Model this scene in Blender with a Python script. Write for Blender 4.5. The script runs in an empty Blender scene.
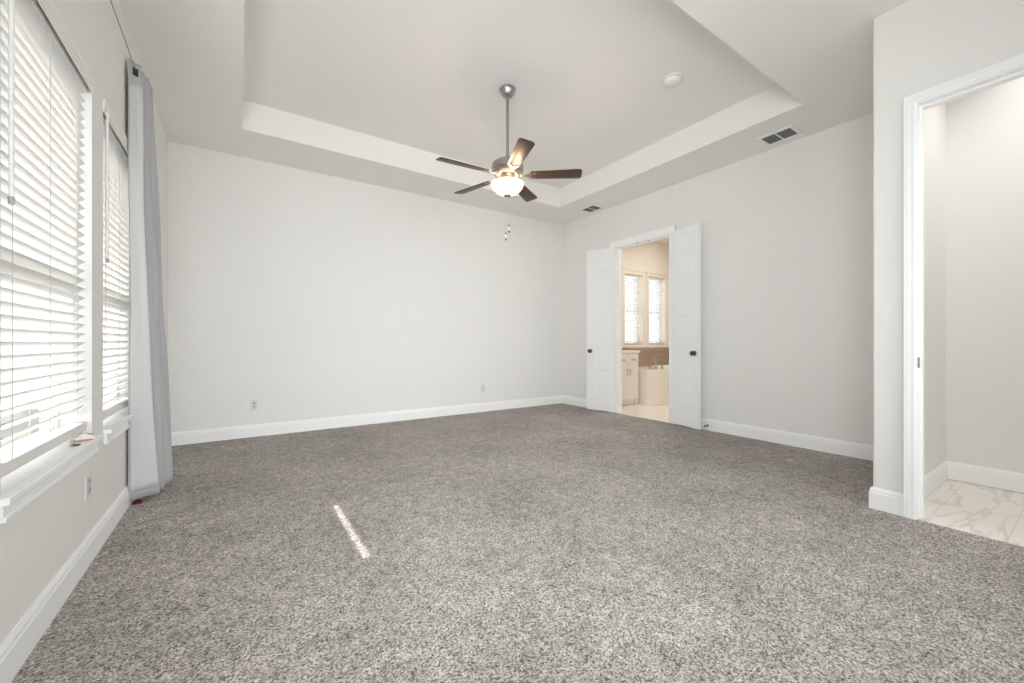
import bpy, bmesh, math, random
from mathutils import Vector, Matrix
R = math.radians
random.seed(7)
scene = bpy.context.scene
COL = scene.collection

# ------------------------------------------------------------------ camera
YAW = 34.05
cd = bpy.data.cameras.new('camera'); cam = bpy.data.objects.new('camera', cd); COL.objects.link(cam)
cd.sensor_width = 36.0; cd.lens = 404.0 / 1024 * 36; cd.shift_y = 1.5 / 1024; cd.clip_start = 0.02
cam.location = (0, 0, 1.03); cam.rotation_euler = (R(90), 0, R(-YAW))
scene.camera = cam

# ------------------------------------------------------------------ world, sun, daylight, added fill lamps, exposure
w = bpy.data.worlds.new('world'); scene.world = w; w.use_nodes = True
bg = w.node_tree.nodes['Background']
bg.inputs['Color'].default_value = (0.93, 0.965, 1.0, 1); bg.inputs['Strength'].default_value = 1.7
sd = bpy.data.lights.new('sun', 'SUN'); sun = bpy.data.objects.new('sun', sd); COL.objects.link(sun)
sd.energy = 13.0; sd.angle = R(0.5); sd.color = (1, 0.97, 0.92)
sun.rotation_euler = Vector((1.0, 0.060, -0.600)).to_track_quat('-Z', 'Y').to_euler()


def area(name, loc, direction, sx, sy, power, color, spread=180):
    l = bpy.data.lights.new(name, 'AREA'); o = bpy.data.objects.new(name, l); COL.objects.link(o)
    l.shape = 'RECTANGLE'; l.size = sx; l.size_y = sy; l.energy = power; l.color = color; l.spread = R(spread)
    o.location = loc; o.rotation_euler = Vector(direction).to_track_quat('-Z', 'Y').to_euler()
    return o


# added fill lamp behind the camera, at an added rear wall opening
area('fill_lamp_rear', (1.7, -1.70, 1.5), (-0.1, 1, -0.2), 2.7, 1.75, 30, (0.93, 0.975, 1.0), 80)
# second added fill lamp, at an extra left wall opening beside the camera
area('fill_lamp_left', (-0.80, -0.15, 1.45), (1, 1.3, 0.1), 2.0, 1.65, 65, (0.93, 0.975, 1.0), 110)
# daylight outside the bathroom windows
area('daylight_bathroom_window', (6.5, 6.0, 1.7), (0, -1, 0), 2.0, 1.8, 26, (0.95, 0.98, 1.0))

vs = scene.view_settings
vs.view_transform = 'Standard'; vs.look = 'None'; vs.gamma = 1.0; vs.use_curve_mapping = False
vs.exposure = -0.06
cy = scene.cycles
cy.use_denoising = True
cy.max_bounces = 14; cy.diffuse_bounces = 8; cy.glossy_bounces = 4; cy.transmission_bounces = 8; cy.transparent_max_bounces = 12
cy.sample_clamp_indirect = 6.0
cy.caustics_reflective = False; cy.caustics_refractive = False


# ------------------------------------------------------------------ materials
def mat(name, col, rough=0.6, metal=0.0, spec=0.4, noise=0.0, nscale=30.0, bump=0.0, bscale=200.0, emit=None, estr=0.0):
    m = bpy.data.materials.new(name); m.use_nodes = True
    nt = m.node_tree; b = nt.nodes['Principled BSDF']
    b.inputs['Base Color'].default_value = (*col, 1); b.inputs['Roughness'].default_value = rough
    b.inputs['Metallic'].default_value = metal; b.inputs['Specular IOR Level'].default_value = spec
    tc = nt.nodes.new('ShaderNodeTexCoord')
    if noise:
        n = nt.nodes.new('ShaderNodeTexNoise'); n.inputs['Scale'].default_value = nscale; n.inputs['Detail'].default_value = 4
        nt.links.new(tc.outputs['Object'], n.inputs['Vector'])
        mx = nt.nodes.new('ShaderNodeMix'); mx.data_type = 'RGBA'
        mx.inputs['A'].default_value = (*[c * (1 - noise) for c in col], 1)
        mx.inputs['B'].default_value = (*[min(1, c * (1 + noise)) for c in col], 1)
        nt.links.new(n.outputs['Fac'], mx.inputs['Factor']); nt.links.new(mx.outputs['Result'], b.inputs['Base Color'])
    if bump:
        n2 = nt.nodes.new('ShaderNodeTexNoise'); n2.inputs['Scale'].default_value = bscale; n2.inputs['Detail'].default_value = 3
        nt.links.new(tc.outputs['Object'], n2.inputs['Vector'])
        bp = nt.nodes.new('ShaderNodeBump'); bp.inputs['Strength'].default_value = bump; bp.inputs['Distance'].default_value = 0.001
        nt.links.new(n2.outputs['Fac'], bp.inputs['Height']); nt.links.new(bp.outputs['Normal'], b.inputs['Normal'])
    if emit:
        b.inputs['Emission Color'].default_value = (*emit, 1); b.inputs['Emission Strength'].default_value = estr
    return m


def mixshader(m, other_type, fac, setup):
    nt = m.node_tree; b = nt.nodes['Principled BSDF']; out = nt.nodes['Material Output']
    o = nt.nodes.new(other_type); setup(o)
    mx = nt.nodes.new('ShaderNodeMixShader'); mx.inputs[0].default_value = fac
    nt.links.new(b.outputs[0], mx.inputs[1]); nt.links.new(o.outputs[0], mx.inputs[2]); nt.links.new(mx.outputs[0], out.inputs[0])


WALL = (0.83, 0.819, 0.795)
M = {}
M['wall'] = mat('wall_paint', WALL, 0.85, spec=0.2, noise=0.012, nscale=1.5, bump=0.25, bscale=160)
M['ceiling'] = mat('ceiling_paint', (0.87, 0.858, 0.835), 0.95, spec=0.1, bump=0.2, bscale=120)
M['trim'] = mat('trim_paint', (0.93, 0.935, 0.935), 0.45, spec=0.4)
M['door'] = mat('door_paint', (0.90, 0.905, 0.90), 0.5, spec=0.35)
M['bath_wall'] = mat('bath_wall_paint', (0.82, 0.78, 0.72), 0.85, spec=0.2, noise=0.02, nscale=2)
M['vinyl'] = mat('window_vinyl', (0.85, 0.85, 0.84), 0.4)
M['slat'] = mat('blind_slat', (0.90, 0.90, 0.89), 0.45, spec=0.3)
mixshader(M['slat'], 'ShaderNodeBsdfTranslucent', 0.20, lambda n: n.inputs['Color'].__setattr__('default_value', (0.92, 0.92, 0.90, 1)))
M['rail'] = mat('blind_rail', (0.80, 0.79, 0.77), 0.45)
M['cord'] = mat('blind_cord', (0.60, 0.60, 0.58), 0.8)
M['wand'] = mat('blind_wand', (0.86, 0.86, 0.85), 0.3)
M['wand_tip'] = mat('wand_tip', (0.42, 0.42, 0.41), 0.4)
M['nickel'] = mat('brushed_nickel', (0.42, 0.40, 0.375), 0.32, metal=1.0, noise=0.08, nscale=60)
M['bronze'] = mat('dark_bronze', (0.13, 0.115, 0.10), 0.35, metal=1.0)
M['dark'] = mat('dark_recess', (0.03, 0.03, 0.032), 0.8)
M['vent_dark'] = mat('vent_grey', (0.16, 0.165, 0.18), 0.6)
M['plastic'] = mat('white_plastic', (0.84, 0.83, 0.80), 0.35)
M['outlet'] = mat('outlet_plastic', (0.74, 0.73, 0.72), 0.35)
M['socket'] = mat('socket_plastic', (0.52, 0.51, 0.50), 0.4)
M['red'] = mat('red_cloth', (0.16, 0.01, 0.015), 0.8)
M['copper'] = mat('orange_brown_plastic', (0.55, 0.25, 0.14), 0.5)
M['clear'] = mat('clear_plastic', (0.85, 0.9, 0.88), 0.15)
M['clear'].node_tree.nodes['Principled BSDF'].inputs['Transmission Weight'].default_value = 0.7
M['paper'] = mat('paper_scrap', (0.75, 0.70, 0.62), 0.9)
M['wire'] = mat('grey_wire', (0.20, 0.19, 0.18), 0.5)
M['marble_top'] = mat('cream_stone', (0.80, 0.72, 0.62), 0.25, noise=0.08, nscale=9)
M['cabinet'] = mat('cream_cabinet', (0.82, 0.77, 0.70), 0.45)
M['tub'] = mat('tub_acrylic', (0.86, 0.84, 0.80), 0.15)
M['brick_out'] = mat('neighbour_wall', (0.74, 0.72, 0.69), 0.9, noise=0.15, nscale=6)
M['roof_out'] = mat('neighbour_roof', (0.20, 0.19, 0.19), 0.9, noise=0.2, nscale=8)
M['grass_out'] = mat('lawn', (0.42, 0.42, 0.38), 0.95, noise=0.3, nscale=12)
M['window_out'] = mat('neighbour_glass', (0.05, 0.055, 0.06), 0.1)


def glass_mat():
    m = bpy.data.materials.new('window_glass'); m.use_nodes = True; nt = m.node_tree
    out = nt.nodes['Material Output']; nt.nodes.remove(nt.nodes['Principled BSDF'])
    t = nt.nodes.new('ShaderNodeBsdfTransparent'); t.inputs[0].default_value = (0.97, 0.97, 0.97, 1)
    g = nt.nodes.new('ShaderNodeBsdfGlossy'); g.inputs['Roughness'].default_value = 0.02
    mx = nt.nodes.new('ShaderNodeMixShader'); mx.inputs[0].default_value = 0.06
    nt.links.new(t.outputs[0], mx.inputs[1]); nt.links.new(g.outputs[0], mx.inputs[2]); nt.links.new(mx.outputs[0], out.inputs[0])
    return m


M['glass'] = glass_mat()


def bowl_mat():
    m = mat('frosted_glass_bowl', (0.95, 0.88, 0.80), 0.35, emit=(1.0, 0.74, 0.55), estr=0.2)
    mixshader(m, 'ShaderNodeBsdfTranslucent', 0.35, lambda n: n.inputs['Color'].__setattr__('default_value', (0.97, 0.90, 0.82, 1)))
    return m


M['bowl'] = bowl_mat()


def carpet_mat():
    m = bpy.data.materials.new('carpet_pile'); m.use_nodes = True; nt = m.node_tree; L = nt.links
    b = nt.nodes['Principled BSDF']; b.inputs['Roughness'].default_value = 1.0; b.inputs['Specular IOR Level'].default_value = 0.05
    b.inputs['Sheen Weight'].default_value = 0.15
    tc = nt.nodes.new('ShaderNodeTexCoord')
    # tufts
    v = nt.nodes.new('ShaderNodeTexVoronoi'); v.inputs['Scale'].default_value = 190
    warp = nt.nodes.new('ShaderNodeTexNoise'); warp.inputs['Scale'].default_value = 70; warp.inputs['Detail'].default_value = 2
    vm = nt.nodes.new('ShaderNodeVectorMath'); vm.operation = 'SCALE'; vm.inputs['Scale'].default_value = 0.012
    va = nt.nodes.new('ShaderNodeVectorMath'); va.operation = 'ADD'
    L.new(tc.outputs['Object'], warp.inputs['Vector']); L.new(warp.outputs['Color'], vm.inputs[0])
    L.new(tc.outputs['Object'], va.inputs[0]); L.new(vm.outputs[0], va.inputs[1]); L.new(va.outputs[0], v.inputs['Vector'])
    sp = nt.nodes.new('ShaderNodeSeparateColor'); L.new(v.outputs['Color'], sp.inputs[0])
    r = nt.nodes.new('ShaderNodeValToRGB'); e = r.color_ramp.elements
    e[0].position = 0.0; e[0].color = (0.105, 0.088, 0.076, 1)
    e[1].position = 1.0; e[1].color = (0.88, 0.82, 0.765, 1)
    x = r.color_ramp.elements.new(0.30); x.color = (0.37, 0.33, 0.297, 1)
    x = r.color_ramp.elements.new(0.65); x.color = (0.62, 0.565, 0.52, 1)
    L.new(sp.outputs[0], r.inputs[0])
    # pile direction patches (brushed / trodden pile) - worn colour variation
    n1 = nt.nodes.new('ShaderNodeTexNoise'); n1.inputs['Scale'].default_value = 1.6; n1.inputs['Detail'].default_value = 5; n1.inputs['Roughness'].default_value = 0.65
    L.new(tc.outputs['Object'], n1.inputs['Vector'])
    n3 = nt.nodes.new('ShaderNodeTexNoise'); n3.inputs['Scale'].default_value = 14; n3.inputs['Detail'].default_value = 4; n3.inputs['Roughness'].default_value = 0.6
    L.new(tc.outputs['Object'], n3.inputs['Vector'])
    ad = nt.nodes.new('ShaderNodeMath'); ad.operation = 'ADD'; L.new(n1.outputs['Fac'], ad.inputs[0]); L.new(n3.outputs['Fac'], ad.inputs[1])
    mr = nt.nodes.new('ShaderNodeMapRange'); mr.inputs['From Min'].default_value = 0.7; mr.inputs['From Max'].default_value = 1.3
    mr.inputs['To Min'].default_value = 0.66; mr.inputs['To Max'].default_value = 1.20
    L.new(ad.outputs[0], mr.inputs['Value'])
    mu = nt.nodes.new('ShaderNodeVectorMath'); mu.operation = 'SCALE'
    L.new(r.outputs['Color'], mu.inputs[0]); L.new(mr.outputs['Result'], mu.inputs['Scale'])
    L.new(mu.outputs[0], b.inputs['Base Color'])
    bp = nt.nodes.new('ShaderNodeBump'); bp.inputs['Strength'].default_value = 0.9; bp.inputs['Distance'].default_value = 0.006
    inv = nt.nodes.new('ShaderNodeMath'); inv.operation = 'SUBTRACT'; inv.inputs[0].default_value = 1.0
    L.new(v.outputs['Distance'], inv.inputs[1]); 
    ad2 = nt.nodes.new('ShaderNodeMath'); ad2.operation = 'ADD'; L.new(inv.outputs[0], ad2.inputs[0]); L.new(sp.outputs[1], ad2.inputs[1])
    L.new(ad2.outputs[0], bp.inputs['Height']); L.new(bp.outputs['Normal'], b.inputs['Normal'])
    return m


M['carpet'] = carpet_mat()


def marble_mat():
    m = bpy.data.materials.new('marble_tile'); m.use_nodes = True; nt = m.node_tree; L = nt.links
    b = nt.nodes['Principled BSDF']; b.inputs['Roughness'].default_value = 0.35
    tc = nt.nodes.new('ShaderNodeTexCoord')
    mp = nt.nodes.new('ShaderNodeMapping'); mp.inputs['Rotation'].default_value = (0, 0, R(35)); mp.inputs['Scale'].default_value = (1.0, 3.2, 1)
    L.new(tc.outputs['Object'], mp.inputs['Vector'])
    n = nt.nodes.new('ShaderNodeTexNoise'); n.inputs['Scale'].default_value = 1.8; n.inputs['Detail'].default_value = 7; n.inputs['Distortion'].default_value = 0.5
    L.new(mp.outputs[0], n.inputs['Vector'])
    r = nt.nodes.new('ShaderNodeValToRGB'); e = r.color_ramp.elements
    e[0].position = 0.47; e[0].color = (0.90, 0.86, 0.81, 1); e[1].position = 0.54; e[1].color = (0.90, 0.86, 0.81, 1)
    x = r.color_ramp.elements.new(0.50); x.color = (0.74, 0.68, 0.62, 1)
    L.new(n.outputs['Fac'], r.inputs[0])
    br = nt.nodes.new('ShaderNodeTexBrick'); br.inputs['Scale'].default_value = 1.0
    br.inputs['Brick Width'].default_value = 0.6; br.inputs['Row Height'].default_value = 0.3; br.inputs['Mortar Size'].default_value = 0.0015
    br.inputs['Mortar'].default_value = (0.62, 0.58, 0.52, 1)
    L.new(tc.outputs['Object'], br.inputs['Vector']); L.new(r.outputs['Color'], br.inputs['Color1']); L.new(r.outputs['Color'], br.inputs['Color2'])
    L.new(br.outputs['Color'], b.inputs['Base Color'])
    return m


M['marble'] = marble_mat()


def tile_mat():
    m = bpy.data.materials.new('taupe_wall_tile'); m.use_nodes = True; nt = m.node_tree; L = nt.links
    b = nt.nodes['Principled BSDF']; b.inputs['Roughness'].default_value = 0.3
    tc = nt.nodes.new('ShaderNodeTexCoord'); mp = nt.nodes.new('ShaderNodeMapping'); mp.inputs['Rotation'].default_value = (R(90), 0, 0)
    L.new(tc.outputs['Object'], mp.inputs['Vector'])
    br = nt.nodes.new('ShaderNodeTexBrick'); br.inputs['Scale'].default_value = 1.0
    br.inputs['Brick Width'].default_value = 0.30; br.inputs['Row Height'].default_value = 0.10; br.inputs['Mortar Size'].default_value = 0.002
    br.inputs['Color1'].default_value = (0.34, 0.255, 0.205, 1); br.inputs['Color2'].default_value = (0.38, 0.29, 0.235, 1)
    br.inputs['Mortar'].default_value = (0.50, 0.42, 0.35, 1)
    L.new(mp.outputs[0], br.inputs['Vector']); L.new(br.outputs['Color'], b.inputs['Base Color'])
    return m


M['tile'] = tile_mat()


def wood_mat(name, c1, c2):
    m = bpy.data.materials.new(name); m.use_nodes = True; nt = m.node_tree; L = nt.links
    b = nt.nodes['Principled BSDF']; b.inputs['Roughness'].default_value = 0.38; b.inputs['Specular IOR Level'].default_value = 0.4
    tc = nt.nodes.new('ShaderNodeTexCoord'); mp = nt.nodes.new('ShaderNodeMapping'); mp.inputs['Scale'].default_value = (2, 30, 30)
    L.new(tc.outputs['Object'], mp.inputs['Vector'])
    n = nt.nodes.new('ShaderNodeTexNoise'); n.inputs['Scale'].default_value = 2; n.inputs['Detail'].default_value = 6
    L.new(mp.outputs[0], n.inputs['Vector'])
    mx = nt.nodes.new('ShaderNodeMix'); mx.data_type = 'RGBA'; mx.inputs['A'].default_value = (*c1, 1); mx.inputs['B'].default_value = (*c2, 1)
    L.new(n.outputs['Fac'], mx.inputs['Factor']); L.new(mx.outputs['Result'], b.inputs['Base Color'])
    return m


M['blade'] = wood_mat('walnut_blade', (0.050, 0.028, 0.020), (0.12, 0.06, 0.042))


def cloth_mat(name, col, trans):
    m = mat(name, col, 0.9, spec=0.1, bump=0.4, bscale=700)
    mixshader(m, 'ShaderNodeBsdfTranslucent', trans, lambda n: n.inputs['Color'].__setattr__('default_value', (*col, 1)))
    return m


M['curtain'] = cloth_mat('grey_curtain_cloth', (0.53, 0.53, 0.54), 0.12)
M['lining'] = cloth_mat('white_curtain_lining', (0.78, 0.785, 0.785), 0.25)


# ------------------------------------------------------------------ mesh helpers
class MB:
    def __init__(s):
        s.bm = bmesh.new()

    def box(s, a, b, bevel=0.0, rot=None, org=None):
        x0, y0, z0 = (min(a[i], b[i]) for i in range(3)); x1, y1, z1 = (max(a[i], b[i]) for i in range(3))
        t = bmesh.new()
        vs_ = [t.verts.new(p) for p in ((x0, y0, z0), (x1, y0, z0), (x1, y1, z0), (x0, y1, z0), (x0, y0, z1), (x1, y0, z1), (x1, y1, z1), (x0, y1, z1))]
        for f in ((0, 3, 2, 1), (4, 5, 6, 7), (0, 1, 5, 4), (1, 2, 6, 5), (2, 3, 7, 6), (3, 0, 4, 7)):
            t.faces.new([vs_[i] for i in f])
        if bevel:
            bmesh.ops.bevel(t, geom=t.edges[:], offset=bevel, segments=2, profile=0.5, affect='EDGES')
        if rot is not None:
            o = Vector(org) if org is not None else Vector(((x0 + x1) / 2, (y0 + y1) / 2, (z0 + z1) / 2))
            bmesh.ops.transform(t, matrix=Matrix.Translation(o) @ rot @ Matrix.Translation(-o), verts=t.verts)
        s.merge(t)
        return s

    def merge(s, t):
        me = bpy.data.meshes.new('tmp'); t.to_mesh(me); t.free(); s.bm.from_mesh(me); bpy.data.meshes.remove(me)

    def lathe(s, prof, seg=40, c=(0, 0, 0), axis='Z', cap=True):
        """prof: list of (r, h) along the axis"""
        t = bmesh.new(); rings = []
        for r_, h_ in prof:
            if r_ < 1e-6:
                rings.append([t.verts.new((0, 0, h_))])
            else:
                rings.append([t.verts.new((r_ * math.cos(2 * math.pi * k / seg), r_ * math.sin(2 * math.pi * k / seg), h_)) for k in range(seg)])
        for a, b in zip(rings, rings[1:]):
            for k in range(seg):
                k2 = (k + 1) % seg
                if len(a) == 1 and len(b) == 1: continue
                if len(a) == 1: t.faces.new((a[0], b[k], b[k2]))
                elif len(b) == 1: t.faces.new((a[k], a[k2], b[0]))
                else: t.faces.new((a[k], a[k2], b[k2], b[k]))
        if cap:
            for r_ in (rings[0], rings[-1]):
                if len(r_) > 1: t.faces.new(r_)
        bmesh.ops.recalc_face_normals(t, faces=t.faces)
        mtx = Matrix.Identity(4)
        if axis == 'X': mtx = Matrix.Rotation(R(90), 4, 'Y')
        if axis == 'Y': mtx = Matrix.Rotation(R(-90), 4, 'X')
        bmesh.ops.transform(t, matrix=Matrix.Translation(c) @ mtx, verts=t.verts)
        s.merge(t); return s

    def tube(s, pts, rad, seg=10):
        t = bmesh.new(); pts = [Vector(p) for p in pts]; rings = []
        rads = rad if isinstance(rad, (list, tuple)) else [rad] * len(pts)
        for i, p in enumerate(pts):
            d = (pts[min(i + 1, len(pts) - 1)] - pts[max(i - 1, 0)]).normalized()
            up = Vector((0, 0, 1)) if abs(d.z) < 0.9 else Vector((1, 0, 0))
            a = d.cross(up).normalized(); b = d.cross(a).normalized()
            rings.append([t.verts.new(p + rads[i] * (math.cos(2 * math.pi * k / seg) * a + math.sin(2 * math.pi * k / seg) * b)) for k in range(seg)])
        for a, b in zip(rings, rings[1:]):
            for k in range(seg): t.faces.new((a[k], a[(k + 1) % seg], b[(k + 1) % seg], b[k]))
        t.faces.new(rings[0]); t.faces.new(rings[-1][::-1])
        bmesh.ops.recalc_face_normals(t, faces=t.faces)
        s.merge(t); return s

    def prism(s, poly, lo, hi, axis='Z', bevel=0.0):
        """extrude a 2-D outline along an axis. axis Z: (x,y); Y: (x,z); X: (y,z)"""
        t = bmesh.new()
        def P(p, h):
            return {'Z': (p[0], p[1], h), 'Y': (p[0], h, p[1]), 'X': (h, p[0], p[1])}[axis]
        a = [t.verts.new(P(p, lo)) for p in poly]; b = [t.verts.new(P(p, hi)) for p in poly]
        n = len(poly)
        for k in range(n): t.faces.new((a[k], a[(k + 1) % n], b[(k + 1) % n], b[k]))
        t.faces.new(a[::-1]); t.faces.new(b)
        bmesh.ops.recalc_face_normals(t, faces=t.faces)
        if bevel: bmesh.ops.bevel(t, geom=t.edges[:], offset=bevel, segments=2, profile=0.5, affect='EDGES')
        s.merge(t); return s

    def wallgrid(s, axis, c0, c1, u0, u1, z0, z1, holes):
        """wall slab with rectangular holes, no inner faces. axis 'X': slab x c0..c1, u is y. axis 'Y': slab y c0..c1, u is x"""
        us = sorted({u0, u1, *[h[0] for h in holes], *[h[1] for h in holes]}); zs = sorted({z0, z1, *[h[2] for h in holes], *[h[3] for h in holes]})
        def solid(i, j):
            if i < 0 or j < 0 or i >= len(us) - 1 or j >= len(zs) - 1: return False
            u = (us[i] + us[i + 1]) / 2; z = (zs[j] + zs[j + 1]) / 2
            return not any(h[0] < u < h[1] and h[2] < z < h[3] for h in holes)
        def P(u, z, c): return (c, u, z) if axis == 'X' else (u, c, z)
        t = bmesh.new()
        def F(ps): t.faces.new([t.verts.new(p) for p in ps])
        for i in range(len(us) - 1):
            for j in range(len(zs) - 1):
                if not solid(i, j): continue
                a, b, c, d = us[i], us[i + 1], zs[j], zs[j + 1]
                F([P(a, c, c0), P(b, c, c0), P(b, d, c0), P(a, d, c0)]); F([P(a, c, c1), P(b, c, c1), P(b, d, c1), P(a, d, c1)])
                if not solid(i - 1, j): F([P(a, c, c0), P(a, c, c1), P(a, d, c1), P(a, d, c0)])
                if not solid(i + 1, j): F([P(b, c, c0), P(b, c, c1), P(b, d, c1), P(b, d, c0)])
                if not solid(i, j - 1): F([P(a, c, c0), P(b, c, c0), P(b, c, c1), P(a, c, c1)])
                if not solid(i, j + 1): F([P(a, d, c0), P(b, d, c0), P(b, d, c1), P(a, d, c1)])
        bmesh.ops.remove_doubles(t, verts=t.verts, dist=1e-5); bmesh.ops.recalc_face_normals(t, faces=t.faces)
        s.merge(t); return s

    def xf(s, m):
        bmesh.ops.transform(s.bm, matrix=m, verts=s.bm.verts); return s

    def build(s, name, m, parent=None, smooth=False, angle=40, loc=None):
        me = bpy.data.meshes.new(name); s.bm.normal_update(); s.bm.to_mesh(me); s.bm.free()
        o = bpy.data.objects.new(name, me); COL.objects.link(o); me.materials.append(m)
        if smooth:
            for p in me.polygons: p.use_smooth = True
            me.set_sharp_from_angle(angle=R(angle))
        if parent: o.parent = parent
        if loc is not None: o.location = loc
        return o


def tag(o, label=None, cat=None, group=None, kind=None):
    if label: o['label'] = label
    if cat: o['category'] = cat
    if group: o['group'] = group
    if kind: o['kind'] = kind
    return o


def empty(name, loc=(0, 0, 0), rz=0.0):
    o = bpy.data.objects.new(name, None); COL.objects.link(o); o.location = loc; o.rotation_euler = (0, 0, rz); o.empty_display_size = 0.1
    return o


def struct(o, label=None, cat=None):
    return tag(o, label, cat, None, 'structure')


# ------------------------------------------------------------------ dimensions
XL, XR, YB, YF, ZC, ZT = -0.588, 4.60, 5.27, -1.50, 3.05, 3.325
XD0, XD1, YD = 3.28, 3.40, 0.83            # closet wall
TX0, TX1, TY0, TY1 = 0.028, 3.955, 1.45, 4.58   # tray opening
WZ0, WZ1 = 0.565, 2.27
W1 = (1.85, 2.75); W2 = (2.94, 3.84)
DY0, DY1, DZ = 3.17, 4.08, 2.44             # bath door
BX, BY0, BY1 = 7.55, 1.6, 5.05              # bathroom
CX = 4.47                                   # closet back wall

# ------------------------------------------------------------------ floors
m = MB(); m.prism([(XL, YF), (XD0, YF), (XD0, YD), (XR, YD), (XR, YB), (XL, YB)], -0.12, 0.0)
struct(m.build('floor', M['carpet']), 'grey beige speckled carpet covering the bedroom', 'floor')
m = MB(); m.box((XR, BY0, -0.12), (BX, BY1, -0.005))
struct(m.build('floor', M['marble']), 'pale stone tile floor seen through the double doors', 'floor')
m = MB(); m.box((XD0, YF, -0.12), (CX, 0.705, -0.004))
struct(m.build('floor', M['marble']), 'veined cream marble tile floor beyond the right doorway', 'floor')

# ------------------------------------------------------------------ walls
m = MB(); m.wallgrid('X', XL - 0.17, XL, YF - 0.15, YB + 0.15, -0.12, ZT + 0.1, [(*W1, WZ0 - 0.02, WZ1), (*W2, WZ0 - 0.02, WZ1), (-1.15, 0.85, WZ0, WZ1)])  # last hole is an extra opening, added for the left fill lamp
struct(m.build('wall_left', M['wall']), 'shaded off-white wall holding the two blind covered windows', 'wall')
m = MB(); m.wallgrid('Y', YB, YB + 0.15, XL, XR + 0.12, -0.12, ZT + 0.1, [])
struct(m.build('wall_back', M['wall']), 'large blank off-white wall behind the ceiling fan', 'wall')
m = MB(); m.wallgrid('X', XR, XR + 0.12, YD, YB, -0.12, ZT + 0.1, [(DY0, DY1, -0.12, DZ)])
struct(m.build('wall_right', M['wall']), 'off-white wall holding the narrow double doors', 'wall')
m = MB(); m.wallgrid('X', XD0, XD1, YF, YD, 0.0, ZT + 0.1, [(-0.20, 0.64, 0.0, 2.437)])
m.box((XD1, 0.705, 0.0), (XR, YD, ZT + 0.1))
m2 = [e for e in m.bm.edges if all(abs(v.co.x - XD0) < 1e-4 and abs(v.co.y - YD) < 1e-4 for v in e.verts)]
bmesh.ops.bevel(m.bm, geom=m2, offset=0.012, segments=3, profile=0.5, affect='EDGES')
struct(m.build('wall_closet', M['wall']), 'projecting white wall at the right with a cased opening', 'wall')
m = MB(); m.box((CX, YF, -0.12), (CX + 0.12, 0.705, ZT)); m.box((XD1, 0.700, -0.12), (CX, 0.705, ZT))
struct(m.build('wall_closet_inside', M['wall']), 'bright white wall inside the right doorway', 'wall')
# rear wall behind the camera, its wide opening added for the fill lamp
m = MB(); m.wallgrid('Y', YF - 0.15, YF, XL, CX + 0.12, -0.12, ZT + 0.1, [(0.35, 3.05, 0.62, 2.37)])
struct(m.build('wall_rear', M['wall']), 'rear wall behind the viewpoint with an added opening for fill light', 'wall')
# bathroom walls
B3 = (5.92, 6.44); B4 = (6.63, 7.14); BZ0, BZ1 = 1.0, 2.33
m = MB(); m.wallgrid('Y', BY1, BY1 + 0.2, XR + 0.12, BX + 0.12, -0.12, 3.2, [(*B3, BZ0, BZ1), (*B4, BZ0, BZ1)])
struct(m.build('wall_bathroom_back', M['bath_wall']), 'warm lit bathroom wall with two narrow windows', 'wall')
m = MB(); m.box((BX, BY0, -0.12), (BX + 0.12, BY1, 3.2)); struct(m.build('wall_bathroom_right', M['bath_wall']), 'warm side wall of the bathroom', 'wall')
m = MB(); m.box((XR + 0.12, BY0 - 0.1, -0.12), (BX + 0.12, BY0, 3.2)); struct(m.build('wall_bathroom_front', M['bath_wall']), 'bathroom wall out of view', 'wall')
m = MB(); m.box((XR + 0.121, DY1, 0), (XR + 0.124, BY1, 3.05)); m.box((XR + 0.121, BY0, 0), (XR + 0.124, DY0, 3.05))
struct(m.build('wall_bathroom_left', M['bath_wall']), 'bathroom side of the double door wall', 'wall')

# ------------------------------------------------------------------ ceilings
m = MB(); t = m.bm
def quad(ps): t.faces.new([t.verts.new(p) for p in ps])
# lower ceiling ring as a thick slab with the tray cut out of it, tray lid above
for a, b in (((XL, YF), (XR, TY0)), ((XL, TY1), (XR, YB)), ((XL, TY0), (TX0, TY1)), ((TX1, TY0), (XR, TY1))):
    quad([(a[0], a[1], ZC), (b[0], a[1], ZC), (b[0], b[1], ZC), (a[0], b[1], ZC)])
quad([(TX0, TY0, ZT), (TX1, TY0, ZT), (TX1, TY1, ZT), (TX0, TY1, ZT)])
for a, b in (((TX0, TY0), (TX1, TY0)), ((TX1, TY0), (TX1, TY1)), ((TX1, TY1), (TX0, TY1)), ((TX0, TY1), (TX0, TY0))):
    quad([(a[0], a[1], ZC), (b[0], b[1], ZC), (b[0], b[1], ZT), (a[0], a[1], ZT)])
quad([(XL - .17, YF - .15, ZT + .1), (XR + .12, YF - .15, ZT + .1), (XR + .12, YB + .15, ZT + .1), (XL - .17, YB + .15, ZT + .1)])
bmesh.ops.remove_doubles(t, verts=t.verts, dist=1e-5)
struct(m.build('ceiling', M['ceiling']), 'off-white tray ceiling with a raised rectangular recess', 'ceiling')
m = MB(); m.box((XR + 0.12, BY0, 3.05), (BX, BY1, 3.2)); struct(m.build('ceiling', M['bath_wall']), 'warm bathroom ceiling with a downlight', 'ceiling')


# ------------------------------------------------------------------ baseboards and casings
def base_profile(d=1.0):
    # (out from wall, height)
    return [(0, 0.0), (0.015, 0.0), (0.015, 0.098), (0.012, 0.104), (0.012, 0.116), (0.008, 0.124), (0.004, 0.133), (0, 0.133)]


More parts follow.
